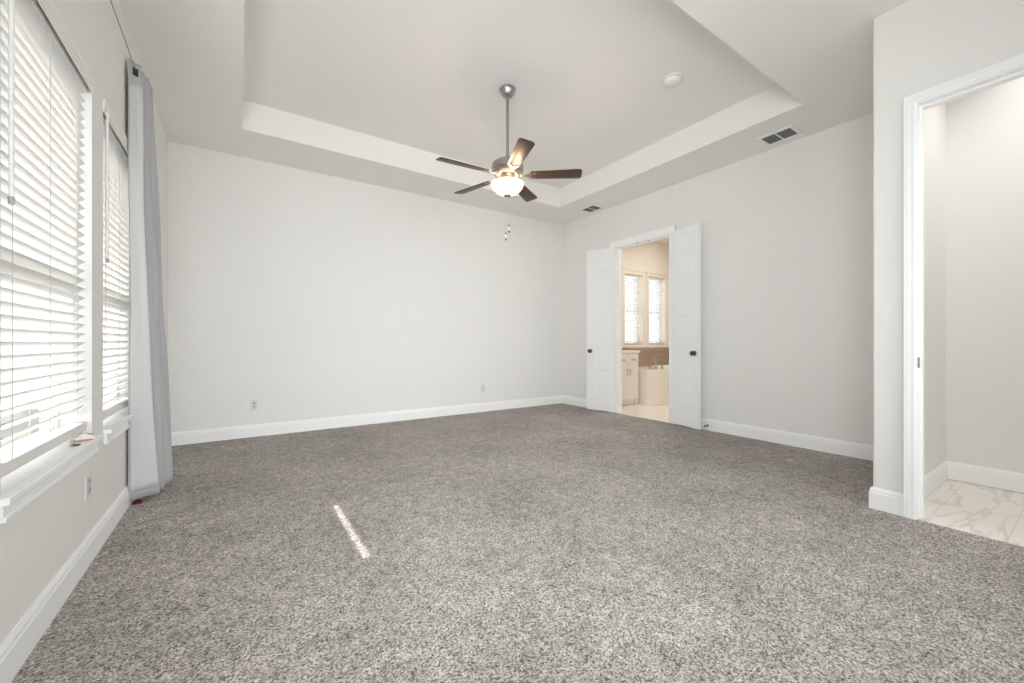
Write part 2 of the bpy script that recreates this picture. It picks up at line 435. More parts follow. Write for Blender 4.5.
def baseboard(name, p0, p1, nrm, label):
    """run of moulding from p0 to p1 (xy), nrm = outward normal from the wall (xy)"""
    p0 = Vector((*p0, 0)); p1 = Vector((*p1, 0)); n = Vector((*nrm, 0))
    m = MB(); t = m.bm; pr = base_profile()
    a = [t.verts.new(p0 + n * q[0] + Vector((0, 0, q[1]))) for q in pr]; b = [t.verts.new(p1 + n * q[0] + Vector((0, 0, q[1]))) for q in pr]
    k = len(pr)
    for i in range(k): t.faces.new((a[i], a[(i + 1) % k], b[(i + 1) % k], b[i]))
    t.faces.new(a[::-1]); t.faces.new(b); bmesh.ops.recalc_face_normals(t, faces=t.faces)
    return struct(m.build(name, M['trim']), label, 'baseboard')


baseboard('baseboard_left', (XL, YF), (XL, YB), (1, 0), 'white baseboard under the windows')
baseboard('baseboard_back', (XL, YB), (XR, YB), (0, -1), 'white baseboard along the blank back wall')
baseboard('baseboard_right', (XR, YD), (XR, DY0 - 0.09), (-1, 0), 'white baseboard right of the double doors')
baseboard('baseboard_right', (XR, DY1 + 0.09), (XR, YB), (-1, 0), 'white baseboard between double doors and room corner')
# projecting wall: face piece and return
m = MB(); t = m.bm; pr = base_profile()
rings = []
for (px, py, nx, ny) in ((XD0, 0.684, -1, 0), (XD0, YD, -1, 1), (XR, YD, 0, 1)):
    rings.append([t.verts.new((px + nx * q[0], py + ny * q[0], q[1])) for q in pr])
for a, b in zip(rings, rings[1:]):
    for i in range(len(pr)): t.faces.new((a[i], a[(i + 1) % len(pr)], b[(i + 1) % len(pr)], b[i]))
t.faces.new(rings[0]); t.faces.new(rings[-1][::-1]); bmesh.ops.recalc_face_normals(t, faces=t.faces)
struct(m.build('baseboard_closet', M['trim']), 'white baseboard wrapping the projecting wall corner', 'baseboard')
baseboard('baseboard_closet_side', (XD1, 0.70), (CX, 0.70), (0, -1), 'white baseboard on the left inside the doorway')
baseboard('baseboard_closet_back', (CX, YF), (CX, 0.70), (-1, 0), 'white baseboard on the far wall inside the doorway')
baseboard('baseboard_rear', (XL, YF), (XD0, YF), (0, 1), 'white baseboard behind the viewpoint')


def casing(name, xw, y0, y1, zt, wdt, label):
    """stepped door casing on the wall plane x = xw facing -x, around opening y0..y1, head zt"""
    m = MB()
    steps = ((0.0, 1.0, 0.011), (0.10, 0.86, 0.016), (0.55, 0.86, 0.020), (0.86, 1.0, 0.022))   # inner->outer fractions, thickness
    for f0, f1, th in steps:
        a, b = f0 * wdt, f1 * wdt
        m.box((xw - th, y1 + a, 0), (xw, y1 + b, zt + b)); m.box((xw - th, y0 - b, 0), (xw, y0 - a, zt + b)); m.box((xw - th, y0 - a, zt + a), (xw, y1 + a, zt + b))
    return struct(m.build(name, M['trim']), label, 'trim')


casing('trim_1', XD0, -0.194, 0.634, 2.431, 0.050, 'white stepped casing around the right doorway')
m = MB()   # jamb lining with stop
m.box((XD0 - 0.004, 0.628, 0), (XD1 + 0.004, 0.64, 2.437)); m.box((XD0 - 0.004, -0.20, 0), (XD1 + 0.004, -0.188, 2.437)); m.box((XD0 - 0.004, -0.188, 2.425), (XD1 + 0.004, 0.628, 2.437))
m.box((XD0 + 0.045, 0.616, 0), (XD0 + 0.080, 0.628, 2.413)); m.box((XD0 + 0.045, -0.188, 2.413), (XD0 + 0.080, 0.628, 2.425))
j = struct(m.build('trim_2', M['trim']), 'white jamb of the right doorway', 'trim')
m = MB(); m.box((XD0 + 0.004, 0.6250, 0.885), (XD0 + 0.034, 0.628, 0.945), 0.001); m.build('strike_plate', M['bronze'], j)
m = MB(); m.box((XD0 - 0.006, 0.6240, 0.895), (XD0 + 0.006, 0.6278, 0.935), 0.001); m.build('strike_plate_lip', M['nickel'], j)
casing('trim_3', XR, DY0, DY1, DZ, 0.085, 'white casing around the double doors')
m = MB()
m.box((XR - 0.004, DY1 - 0.012, 0), (XR + 0.126, DY1, DZ)); m.box((XR - 0.004, DY0, 0), (XR + 0.126, DY0 + 0.012, DZ)); m.box((XR - 0.004, DY0 + 0.012, DZ - 0.012), (XR + 0.126, DY1 - 0.012, DZ))
m.box((XR + 0.05, DY1 - 0.024, 0), (XR + 0.085, DY1 - 0.012, DZ - 0.012)); m.box((XR + 0.05, DY0 + 0.012, 0), (XR + 0.085, DY0 + 0.024, DZ - 0.012)); m.box((XR + 0.05, DY0 + 0.024, DZ - 0.024), (XR + 0.085, DY1 - 0.024, DZ - 0.012))
j = struct(m.build('trim_4', M['trim']), 'white jamb of the double doors', 'trim')
for yy in (3.52, 3.70):
    m = MB(); m.lathe([(0.0, 0), (0.009, 0), (0.009, -0.004), (0.005, -0.008), (0, -0.009)], 12, (XR + 0.02, yy, DZ - 0.012)); m.build('ball_catch', M['bronze'], j, True)


# ------------------------------------------------------------------ windows (structure) in the left wall
def side_window(n, y0, y1, label):
    X0, X1 = XL - 0.155, XL - 0.105
    root = MB()
    fw = 0.045
    root.box((X0, y0, WZ0), (X1, y0 + fw, WZ1)); root.box((X0, y1 - fw, WZ0), (X1, y1, WZ1))
    root.box((X0, y0 + fw, WZ0), (X1, y1 - fw, WZ0 + 0.05)); root.box((X0, y0 + fw, WZ1 - 0.05), (X1, y1 - fw, WZ1))
    wo = struct(root.build('window_%d' % n, M['vinyl']), label, 'window')
    ym = 1.335
    for nm, za, zb, xo in (('upper_sash', ym - 0.045, WZ1 - 0.05, 0.0), ('lower_sash', WZ0 + 0.05, ym, 0.018)):
        a, b = y0 + fw, y1 - fw; xa, xb = X0 + xo + 0.006, X0 + xo + 0.026; s = 0.032
        m = MB(); m.box((xa, a, za), (xb, a + s, zb)); m.box((xa, b - s, za), (xb, b, zb)); m.box((xa, a + s, za), (xb, b - s, za + s)); m.box((xa, a + s, zb - s), (xb, b - s, zb))
        so = m.build(nm, M['vinyl'], wo)
        m = MB(); m.box((xa + 0.008, a + s, za + s), (xa + 0.012, b - s, zb - s)); m.build('pane', M['glass'], so)
    # stool and apron
    m = MB()
    m.box((XL - 0.105, y0, WZ0 - 0.02), (XL, y1, WZ0 + 0.012)); m.box((XL, y0 - (0.05 if n == 1 else 0.0), WZ0 - 0.012), (XL + 0.033, y1 + 0.05, WZ0 + 0.012), 0.004)
    m.box((XL, y0 - (0.03 if n == 1 else -0.01), WZ0 - 0.055), (XL + 0.014, y1 + 0.03, WZ0 - 0.012)); m.box((XL, y0 - (0.03 if n == 1 else -0.01), WZ0 - 0.066), (XL + 0.020, y1 + 0.03, WZ0 - 0.050), 0.003)
    m.build('window_sill', M['trim'], wo)
    return wo


side_window(1, *W1, 'window nearest the viewer in the left wall behind white blinds')
side_window(2, *W2, 'second window in the left wall, partly behind the curtain')


def blind(y0, y1, gap, label):
    """faux wood blind: slats tilted, room side up"""
    root = empty('window_blind', (XL - 0.04, (y0 + y1) / 2, WZ0 + 0.012)); tag(root, label, 'window blind', 'white slatted blinds on the bedroom windows')
    ox, oy, oz = root.location
    h = (y1 - y0) / 2; hs = h - 0.012
    def L(z): return z - oz
    m = MB(); m.box((-0.028, -hs, L(WZ1 - 0.045)), (0.028, hs, L(WZ1 - 0.002)), 0.002); m.build('headrail', M['rail'], root)
    m = MB()
    m.prism([(0.0405, L(2.235)), (0.046, L(2.235)), (0.046, L(2.247)), (0.049, L(2.252)), (0.049, L(2.285)), (0.053, L(2.292)), (0.053, L(2.302)), (0.0405, L(2.302))], -h - 0.006, h + 0.006, 'Y')
    m.build('valance', M['plastic'], root)
    rail_b, rail_t = WZ0 + 0.012 + 0.038, WZ0 + 0.012 + 0.080
    z_first = rail_t + gap
    z_last = WZ1 - 0.06
    n = int(round((z_last - z_first) / 0.0425)); pitch = (z_last - z_first) / n
    tilt = R(42)
    m = MB()
    for k in range(n + 1):
        z = L(z_first + k * pitch)
        tl = tilt + R(random.uniform(-1.2, 1.2))
        m.box((-0.0250, -hs, z - 0.0014), (0.0250, hs, z + 0.0014), rot=Matrix.Rotation(-tl, 4, 'Y'))
    m.build('slats', M['slat'], root)
    m = MB(); m.box((-0.026, -hs, L(rail_b)), (0.026, hs, L(rail_t)), 0.004); m.build('bottom_rail', M['rail'], root)
    m = MB()
    for yy in (-0.74 * h, -0.04 * h, 0.67 * h):
        for xx in (-0.027, 0.027):
            m.box((xx - 0.0007, yy - 0.0016, L(rail_t)), (xx + 0.0007, yy + 0.0016, L(WZ1 - 0.045)))
    m.build('ladder_cord', M['cord'], root)
    m = MB(); m.tube([(0.050, -h + 0.035, L(2.25)), (0.050, -h + 0.035, L(1.475))], 0.006, 10)
    wd = m.build('tilt_wand', M['wand'], root, True)
    m = MB(); m.tube([(0.050, -h + 0.035, L(1.478)), (0.050, -h + 0.035, L(1.455))], [0.0075, 0.007], 10); m.build('wand_tip', M['wand_tip'], wd, True)
    return root


blind(*W1, 0.062, 'white slatted blind on the near left window, above the sill with loose parts')
blind(*W2, 0.030, 'white slatted blind on the farther left window beside the grey curtain')

# ------------------------------------------------------------------ curtain
def catmull(pts, n):
    out = []
    P = [pts[0]] + list(pts) + [pts[-1]]
    for i in range(1, len(P) - 2):
        for k in range(n):
            u = k / n; p0, p1, p2, p3 = P[i - 1], P[i], P[i + 1], P[i + 2]
            out.append(tuple(0.5 * ((2 * p1[d]) + (-p0[d] + p2[d]) * u + (2 * p0[d] - 5 * p1[d] + 4 * p2[d] - p3[d]) * u * u + (-p0[d] + 3 * p1[d] - 3 * p2[d] + p3[d]) * u ** 3) for d in range(2)))
    out.append(tuple(pts[-1])); return out


top_plan = [(-.572, 3.41), (-.545, 3.445), (-.518, 3.47), (-.548, 3.51), (-.512, 3.535), (-.548, 3.57), (-.506, 3.60), (-.545, 3.63), (-.500, 3.66), (-.54, 3.69), (-.495, 3.72)]
mid_plan = [(-.572, 3.46), (-.530, 3.480), (-.492, 3.50), (-.528, 3.545), (-.475, 3.57), (-.525, 3.61), (-.462, 3.645), (-.515, 3.68), (-.452, 3.71), (-.50, 3.75), (-.445, 3.78)]
bot_plan = [(-.578, 3.44), (-.500, 3.500), (-.435, 3.530), (-.480, 3.59), (-.415, 3.62), (-.475, 3.68), (-.405, 3.715), (-.46, 3.76), (-.398, 3.79), (-.45, 3.83), (-.395, 3.86)]
croot = empty('curtain', (-0.5, 3.62, 0.02)); tag(croot, 'grey floor length curtain with white lining bunched beside the far window', 'curtain')
def plan_at(z):
    if z > 1.3:
        f = (z - 1.3) / (2.80 - 1.3); f = f * f * (3 - 2 * f) if False else f
        P = [tuple(a[d] * (1 - f) + b[d] * f for d in range(2)) for a, b in zip(mid_plan, top_plan)]
    else:
        f = (1.3 - z) / 1.3
        P = [tuple(a[d] * (1 - f) + b[d] * f for d in range(2)) for a, b in zip(mid_plan, bot_plan)]
    return catmull(P, 6)


def cloth(i0, i1, z0, z1, nz, off=0.0, zslope=0.0):
    """sheet over plan indices i0..i1 (after smoothing)"""
    m = MB(); t = m.bm; rows = []
    for k in range(nz + 1):
        z = z0 + (z1 - z0) * k / nz
        pl = plan_at(z); row = []
        for i in range(i0, i1 + 1):
            a = Vector(pl[max(i - 1, 0)]); b = Vector(pl[min(i + 1, len(pl) - 1)]); d = (b - a).normalized(); nrm = Vector((d.y, -d.x))
            p = Vector(pl[i]) + nrm * off
            wob = 0.004 * math.sin(z * 5 + i * 0.7)
            row.append(t.verts.new((p.x + 0.5 + wob * (1 if i > 6 else 0.3), p.y - 3.62, z - 0.02)))
        rows.append(row)
    for a, b in zip(rows, rows[1:]):
        for i in range(len(a) - 1): t.faces.new((a[i], a[i + 1], b[i + 1], b[i]))
    return m


o = cloth(0, 60, 0.035, 2.80, 60).build('panel', M['curtain'], croot, True, 60)
sol = o.modifiers.new('thickness', 'SOLIDIFY'); sol.thickness = 0.002; sol.offset = 0
o = cloth(1, 11, 0.085, 2.67, 50, 0.004).build('lining', M['lining'], croot, True, 60)
sol = o.modifiers.new('thickness', 'SOLIDIFY'); sol.thickness = 0.001; sol.offset = 0
o['label'] = 'white lining on the wall side'
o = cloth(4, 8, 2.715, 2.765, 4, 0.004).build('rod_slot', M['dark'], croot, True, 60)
# wire
wire = MB(); wire.tube([(-0.555, -1.3, 2.70), (-0.545, 0.5, 2.76), (-0.537, 2.2, 2.775), (-0.536, 3.425, 2.742)], 0.0022, 6)
tag(wire.build('curtain_wire', M['wire'], None, True), 'thin dark wire running along the left wall to the curtain top', 'wire')
# red cloth under curtain
m = MB(); t = m.bm
g = [[t.verts.new((-0.585 + 0.045 * i / 7 + random.uniform(-.003, .003), 3.470 + 0.05 * j / 7 + random.uniform(-.003, .003), 0.004 + 0.016 * abs(math.sin(i * 1.3 + j * 0.9)) * math.sin(math.pi * (i + .5) / 8) * math.sin(math.pi * (j + .5) / 8) * 1.4)) for j in range(8)] for i in range(8)]
for i in range(7):
    for j_ in range(7): t.faces.new((g[i][j_], g[i + 1][j_], g[i + 1][j_ + 1], g[i][j_ + 1]))
o = m.build('cloth_scrap', M['red'], None, True); sol = o.modifiers.new('thickness', 'SOLIDIFY'); sol.thickness = 0.003; sol.offset = 1
o.location.x = 0.022
tag(o, 'crumpled red scrap on the carpet under the curtain hem', 'scrap')

# loose parts on the near sill
SZ = WZ0 + 0.012
root = empty('blind_bracket', (-0.600, 2.56, SZ)); tag(root, 'small clear plastic bracket with a black foot on the near window sill', 'bracket')
m = MB(); m.box((-0.014, -0.016, 0), (0.014, 0.016, 0.003), 0.0008); m.build('foot', M['dark'], root)
m = MB(); m.prism([(-0.012, 0.003), (-0.004, 0.003), (-0.004, 0.026), (0.010, 0.036), (0.010, 0.041), (-0.012, 0.036)], -0.014, 0.014, 'Y', 0.0008); m.build('clip', M['clear'], root)
m = MB(); m.tube([(-0.030, -0.020, 0.004), (0.0, -0.004, 0.006), (0.030, 0.020, 0.004)], [0.0035, 0.0045, 0.003], 8)
tag(m.build('wooden_peg', M['copper'], None, True, loc=(-0.595, 2.64, SZ)), 'orange brown peg lying on the sill beside the clear bracket', 'peg')
root = empty('blind_clip', (-0.60, 2.70, SZ)); tag(root, 'pale clip with a red brown strip at the corner of the near sill', 'clip')
m = MB(); m.prism([(-0.035, 0), (0.035, 0), (0.035, 0.010), (0.0, 0.030), (-0.035, 0.022)], -0.012, 0.012, 'Y', 0.001); m.build('body', M['plastic'], root)
m = MB(); m.box((-0.036, -0.004, 0.024), (0.030, 0.004, 0.029), 0.001, rot=Matrix.Rotation(R(6), 4, 'Y')); m.build('strip', M['copper'], root)


# ------------------------------------------------------------------ outlets
def outlet(name, loc, rz, label, kind='outlet'):
    """faces local -y"""
    root = empty(name, loc, rz); tag(root, label, 'outlet')
    m = MB(); m.box((-0.036, -0.006, -0.058), (0.036, 0.0, 0.058), 0.002); m.build('cover_plate', M['outlet'], root)
    if kind == 'outlet':
        for s in (-1, 1):
            m = MB(); m.lathe([(0, 0), (0.0165, 0), (0.0165, 0.0025), (0.015, 0.0035), (0, 0.0035)], 20, (0, -0.0095, 0), 'Y')
            m.xf(Matrix.Translation((0, 0, s * 0.0195)))
            so = m.build('receptacle', M['socket'], root, True)
            for dx in (-0.006, 0.006):
                m = MB(); m.box((dx - 0.001, -0.0100, s * 0.0195 - 0.002), (dx + 0.001, -0.0094, s * 0.0195 + 0.006)); m.build('slot', M['dark'], so)
    else:
        m = MB(); m.lathe([(0, 0), (0.008, 0), (0.008, 0.007), (0, 0.007)], 16, (0, -0.013, 0), 'Y'); m.build('coax_jack', M['nickel'], root, True)
    return root


outlet('wall_outlet', (0.137, YB, 0.350), 0, 'wall outlet low on the left part of the blank back wall')
outlet('wall_outlet', (3.036, YB, 0.345), 0, 'wall outlet low on the right part of the blank back wall', 'coax')
outlet('wall_outlet', (XL, 2.674, 0.362), R(90), 'wall outlet under the near window sill')


# ------------------------------------------------------------------ bath double doors
def leaf(n, loc, rz, side, label):
    """leaf runs along local +x*side from the hinge, face towards local -y"""
    Wd, H, T = 0.474, 2.42, 0.035
    m = MB()
    px0, px1 = 0.122, Wd - 0.122
    zs = [0.232 + 0.371 * k for k in range(6)]
    # slab body slightly recessed, then stiles / rails on both faces, raised panel fields
    m.box((0, 0.009, 0), (Wd, T - 0.009, H))
    rec = [(px0, px1, z - 0.012, z + 0.250) for z in zs]
    for ya, yb in ((0.0, 0.009), (T - 0.009, T)):
        m.wallgrid('Y', ya, yb, 0, Wd, 0, H, rec)
        for a, b, c, d in rec:
            f = 0.014; t2 = bmesh.new(); e = 0.0 if ya == 0 else 0
            outer = [(a, c), (b, c), (b, d), (a, d)]; inner = [(a + f, c + f), (b - f, c + f), (b - f, d - f), (a + f, d - f)]
            yo, yi = (0.0085, 0.0015) if ya == 0.0 else (T - 0.0085, T - 0.0015)
            A = [t2.verts.new((p[0], yo, p[1])) for p in outer]; B = [t2.verts.new((p[0], yi, p[1])) for p in inner]
            for k in range(4): t2.faces.new((A[k], A[(k + 1) % 4], B[(k + 1) % 4], B[k]))
            t2.faces.new(B); bmesh.ops.recalc_face_normals(t2, faces=t2.faces)
            m.merge(t2)
    if side < 0: m.xf(Matrix.Scale(-1, 4, (1, 0, 0))); bmesh.ops.reverse_faces(m.bm, faces=m.bm.faces)
    o = m.build('door_%d' % n, M['door']); struct(o, label, 'door'); o.location = loc; o.rotation_euler = (0, 0, rz)
    kx = side * (Wd - 0.068)
    for s, y in ((-1, 0.0), (1, T)):
        m = MB(); m.lathe([(0, 0), (0.029, 0), (0.030, 0.004), (0.024, 0.009), (0.011, 0.012), (0.010, 0.028), (0.018, 0.034), (0.0275, 0.044), (0.029, 0.054), (0.024, 0.063), (0.012, 0.067), (0, 0.068)], 28, (0, 0, 0), 'Y')
        if s < 0: m.xf(Matrix.Rotation(math.pi, 4, 'Z')); m.xf(Matrix.Scale(0.8, 4, (0, 1, 0)))
        else: m.xf(Matrix.Scale(0.55, 4, (0, 1, 0)))
        m.xf(Matrix.Translation((kx, y, 0.89)))
        k = m.build('door_knob', M['bronze'], o, True); k['label'] = 'dark bronze round knob'
    for z in (0.16, 0.70, 1.50 + 0.02, 2.22):
        m = MB(); m.tube([(-side * 0.006, T * 0 - 0.004, z), (-side * 0.006, -0.004, z + 0.09)], 0.006, 10); m.box((-side * 0.008, 0.0, z), (0, 0.03, z + 0.09)); m.build('hinge', M['trim'], o, True)
    return o


# left leaf: hinge at y=DY1, folded back towards +y; local +x -> direction (-sin, cos)
aL = R(15)
# face towards room (-x): local -y must map to -x-ish => rz such that local x -> (-sin a, cos a)... 
# local frame: for left leaf use side=-1 with local -x along +y:  rz = -90deg + a  => -x -> (−cos rz, −sin rz)
leaf(1, (4.556, 4.050, 0.018), R(-90) + aL, -1, 'left leaf of the open six panel double doors, folded against the wall near the corner')
# right leaf: hinge at y=DY0, runs towards -y: local +x -> (cos rz, sin rz) with rz=-90-b
bR = R(14)
leaf(2, (4.556, 3.142, 0.018), R(-90) - bR, +1, 'right leaf of the open six panel double doors, folded against the long wall')

# door stop on the baseboard
m = MB(); m.lathe([(0, 0), (0.012, 0), (0.012, 0.004), (0.006, 0.006), (0.006, 0.050), (0.010, 0.052), (0.010, 0.064), (0, 0.066)], 16, (0, 0, 0), 'X'); m.xf(Matrix.Rotation(math.pi, 4, 'Z'))
o = m.build('door_stop', M['bronze'], None, True, loc=(XR - 0.015, 2.66, 0.055)); tag(o, 'small dark door stop on the baseboard behind the right door leaf', 'door stop')

m = MB(); m.prism([(-0.03, -0.02), (0.0, -0.028), (0.035, -0.01), (0.02, 0.018), (-0.02, 0.022)], 0.002, 0.006); o = m.build('paper_scrap', M['paper'], None, loc=(3.985, 1.563, 0))
tag(o, 'tiny pale scrap on the carpet near the right wall', 'scrap')


# ------------------------------------------------------------------ ceiling vents, detector
def vent(loc, lx, ly, label):
    root = empty('ceiling_vent', loc); tag(root, label, 'vent', 'ceiling supply vents')
    m = MB(); a, b = lx / 2, ly / 2; f = 0.032; z0, z1 = -0.012, 0.0
    m.prism([(-a, z1), (-a + 0.004, z0 + 0.003), (-a + 0.012, z0), (-a + f, z0), (-a + f, z1)], -b, b, 'Y'); m.prism([(a, z1), (a - 0.004, z0 + 0.003), (a - 0.012, z0), (a - f, z0), (a - f, z1)], -b, b, 'Y')
    m.box((-a + f, -b, z0), (a - f, -b + f, z1), 0.0); m.box((-a + f, b - f, z0), (a - f, b, z1)); m.box((-a + f, -0.006, z0), (a - f, 0.006, z1))
    m.build('frame', M['plastic'], root)
    m = MB(); n = 9
    for k in range(n):
        x = -a + f + (2 * a - 2 * f) * (k + 0.5) / n
        for y0, y1 in ((-b + f, -0.006), (0.006, b - f)):
            m.box((x - 0.008, y0, -0.0075), (x + 0.008, y1, -0.0065), rot=Matrix.Rotation(R(38), 4, 'Y'))
    m.build('louvre', M['vent_dark'], root)
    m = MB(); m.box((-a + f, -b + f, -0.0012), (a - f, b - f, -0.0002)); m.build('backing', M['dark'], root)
    return root


vent((4.352, 1.80, ZC), 0.245, 0.315, 'larger looking ceiling vent near the projecting closet wall')
vent((4.378, 4.347, ZC), 0.245, 0.30, 'far ceiling vent above the double doors near the room corner')
root = empty('smoke_detector', (3.115, 2.118, ZT)); tag(root, 'round white smoke detector on the raised ceiling', 'smoke detector')
m = MB(); m.lathe([(0, 0), (0.074, 0), (0.076, -0.010), (0.072, -0.014), (0, -0.014)], 40); m.build('mounting_base', M['plastic'], root, True)
m = MB(); m.lathe([(0.062, -0.014), (0.062, -0.018)], 40, cap=False); m.build('sensing_slot', M['dark'], root, True)
m = MB(); m.lathe([(0, -0.018), (0.069, -0.018), (0.068, -0.030), (0.058, -0.042), (0.040, -0.048), (0, -0.050)], 40); m.build('cover', M['plastic'], root, True)
m = MB(); m.lathe([(0, -0.048), (0.012, -0.048), (0.011, -0.053), (0, -0.054)], 16, (0.03, -0.02, 0.003)); m.build('test_button', M['outlet'], root, True)

# ------------------------------------------------------------------ ceiling fan
FX, FY = 2.010, 3.047
fan = empty('ceiling_fan', (FX, FY, ZT)); tag(fan, 'brushed nickel ceiling fan with five dark walnut blades and a lit glass bowl', 'ceiling fan')
def fz(z): return z - ZT
m = MB(); m.lathe([(0, fz(ZT)), (0.068, fz(ZT)), (0.072, -0.005), (0.072, -0.017), (0.067, -0.022), (0.058, -0.046), (0.044, -0.066), (0.038, -0.071), (0.030, -0.073), (0.026, -0.078), (0.014, -0.079)], 40)
m.build('canopy', M['nickel'], fan, True, 30)
m = MB(); m.lathe([(0, fz(3.25)), (0.0135, fz(3.25)), (0.0135, fz(2.68)), (0, fz(2.68))], 20); m.build('downrod', M['nickel'], fan, True)
m = MB(); m.lathe([(0, fz(2.700)), (0.022, fz(2.700)), (0.026, fz(2.685)), (0.060, fz(2.679)), (0.110, fz(2.667)), (0.138, fz(2.645)), (0.143, fz(2.620)), (0.143, fz(2.585)), (0.134, fz(2.577)), (0.134, fz(2.565)), (0.122, fz(2.553)), (0.100, fz(2.537)), (0, fz(2.537))], 56)
m.build('motor_housing', M['nickel'], fan, True, 30)
m = MB(); m.lathe([(0, fz(2.537)), (0.062, fz(2.537)), (0.070, fz(2.515)), (0.070, fz(2.485)), (0.058, fz(2.475)), (0.050, fz(2.464)), (0, fz(2.462))], 48)
kit = m.build('light_kit', M['nickel'], fan, True, 30)
m = MB(); prof = [(0.138, fz(2.474)), (0.146, fz(2.469)), (0.146, fz(2.462)), (0.141, fz(2.446)), (0.128, fz(2.422)), (0.107, fz(2.398)), (0.080, fz(2.380)), (0.045, fz(2.367)), (0.018, fz(2.362))]
m.lathe(prof, 56, cap=False)
bowl = m.build('glass_bowl', M['bowl'], fan, True); bowl['label'] = 'lit frosted glass bowl'
m = MB(); m.lathe([(0, fz(2.368)), (0.030, fz(2.368)), (0.034, fz(2.360)), (0.028, fz(2.348)), (0.012, fz(2.340)), (0.010, fz(2.332)), (0, fz(2.330))], 24); m.build('finial', M['nickel'], fan, True)
for k, a in enumerate((33.5, 105.5, 177.5, 249.5, 321.5)):
    # blade: rounded plank tilted about its own axis
    m = MB(); w0, w1, r0, r1 = 0.052, 0.067, 0.215, 0.665; pts = []
    pts += [(r0, -w0)]
    for q in range(7):
        an = R(-90 + 90 * q / 6); pts.append((r1 - 0.03 + 0.03 * math.cos(an), -w1 + 0.03 + 0.03 * math.sin(an)))
    for q in range(7):
        an = R(90 * q / 6); pts.append((r1 - 0.03 + 0.03 * math.cos(an), w1 - 0.03 + 0.03 * math.sin(an)))
    pts += [(r0, w0), (r0 - 0.012, w0 * 0.6), (r0 - 0.016, 0), (r0 - 0.012, -w0 * 0.6)]
    m.prism(pts, -0.003, 0.003, bevel=0.0012)
    pit = Matrix.Rotation(R(-12), 4, 'X')
    mt = Matrix.Rotation(R(a), 4, 'Z') @ Matrix.Translation((0, 0, fz(2.539))) @ pit
    b = m.build('blade', M['blade'], fan, True, 30); b.matrix_local = mt
    # blade iron: curved forked bracket below the blade
    m = MB()
    m.box((0.085, -0.018, 0.012), (0.125, 0.018, 0.018), 0.002)
    m.prism([(0.115, -0.016), (0.160, -0.011), (0.195, -0.030), (0.255, -0.038), (0.262, -0.030), (0.222, -0.016), (0.222, 0.016), (0.262, 0.030), (0.255, 0.038), (0.195, 0.030), (0.160, 0.011), (0.115, 0.016)], -0.0085, -0.0032, bevel=0.001)
    m.prism([(0.100, 0.018), (0.135, -0.0075), (0.145, -0.0075), (0.145, -0.0032), (0.120, 0.016)], -0.014, 0.014, 'Y')
    for sx, sy in ((0.245, -0.028), (0.245, 0.028), (0.205, 0)):
        m.lathe([(0, -0.0115), (0.005, -0.0105), (0.006, -0.0085), (0, -0.0085)], 10, (sx, sy, 0))
    br = m.build('blade_bracket', M['nickel'], fan, True, 30); br.matrix_local = mt
for (dx, dy, zb, mm) in ((-0.012, 0.008, 1.975, 'fob'), (0.012, -0.008, 2.045, 'fob')):
    m = MB(); m.tube([(dx, dy, fz(2.355)), (dx, dy, fz(zb + 0.04))], 0.0007, 6); ch = m.build('pull_chain', M['cord'], fan)
    m = MB()
    # two bladed fan shaped fob: white disc, dark ends
    m.lathe([(0, 0.040), (0.004, 0.038), (0.011, 0.020), (0.011, 0.006), (0, 0.0)], 14, (dx, dy, fz(zb))); m.build('pull_fob', M['plastic'], ch, True)
    m = MB(); m.lathe([(0, 0.052), (0.008, 0.050), (0.008, 0.040), (0, 0.038)], 12, (dx, dy, fz(zb))); m.build('fob_cap', M['bronze'], ch, True)
    m = MB(); m.lathe([(0, 0.0), (0.007, -0.002), (0.007, -0.016), (0, -0.020)], 12, (dx, dy, fz(zb))); m.build('fob_cap', M['bronze'], ch, True)
# lamps inside the bowl (open top lets light up to the blades)
for k in range(3):
    l = bpy.data.lights.new('fan_bulb', 'POINT'); l.energy = 3.4; l.color = (1.0, 0.64, 0.40); l.shadow_soft_size = 0.022
    lo = bpy.data.objects.new('fan_bulb', l); COL.objects.link(lo); an = R(20 + 120 * k); lo.location = (FX + 0.092 * math.cos(an), FY + 0.092 * math.sin(an), 2.456)

# ------------------------------------------------------------------ bathroom
def cab_door(parent, x0, x1, z0, z1, y, pull):
    m = MB(); f = 0.05
    m.box((x0, y - 0.012, z0), (x1, y, z1)); m.box((x0, y - 0.020, z0), (x0 + f, y - 0.012, z1)); m.box((x1 - f, y - 0.020, z0), (x1, y - 0.012, z1))
    m.box((x0 + f, y - 0.020, z0), (x1 - f, y - 0.012, z0 + f)); m.box((x0 + f, y - 0.020, z1 - f), (x1 - f, y - 0.012, z1))
    d = m.build('door' if z1 - z0 > 0.3 else 'drawer', M['cabinet'], parent)
    m = MB()
    if pull[0] == 'v':
        px, pz = pull[1], pull[2]; m.tube([(px, y - 0.020, pz - 0.045), (px, y - 0.045, pz - 0.040), (px, y - 0.045, pz + 0.040), (px, y - 0.020, pz + 0.045)], 0.006, 8)
    else:
        px, pz = pull[1], pull[2]; m.tube([(px - 0.045, y - 0.020, pz), (px - 0.040, y - 0.045, pz), (px + 0.040, y - 0.045, pz), (px + 0.045, y - 0.020, pz)], 0.006, 8)
    m.build('handle', M['nickel'], d, True)


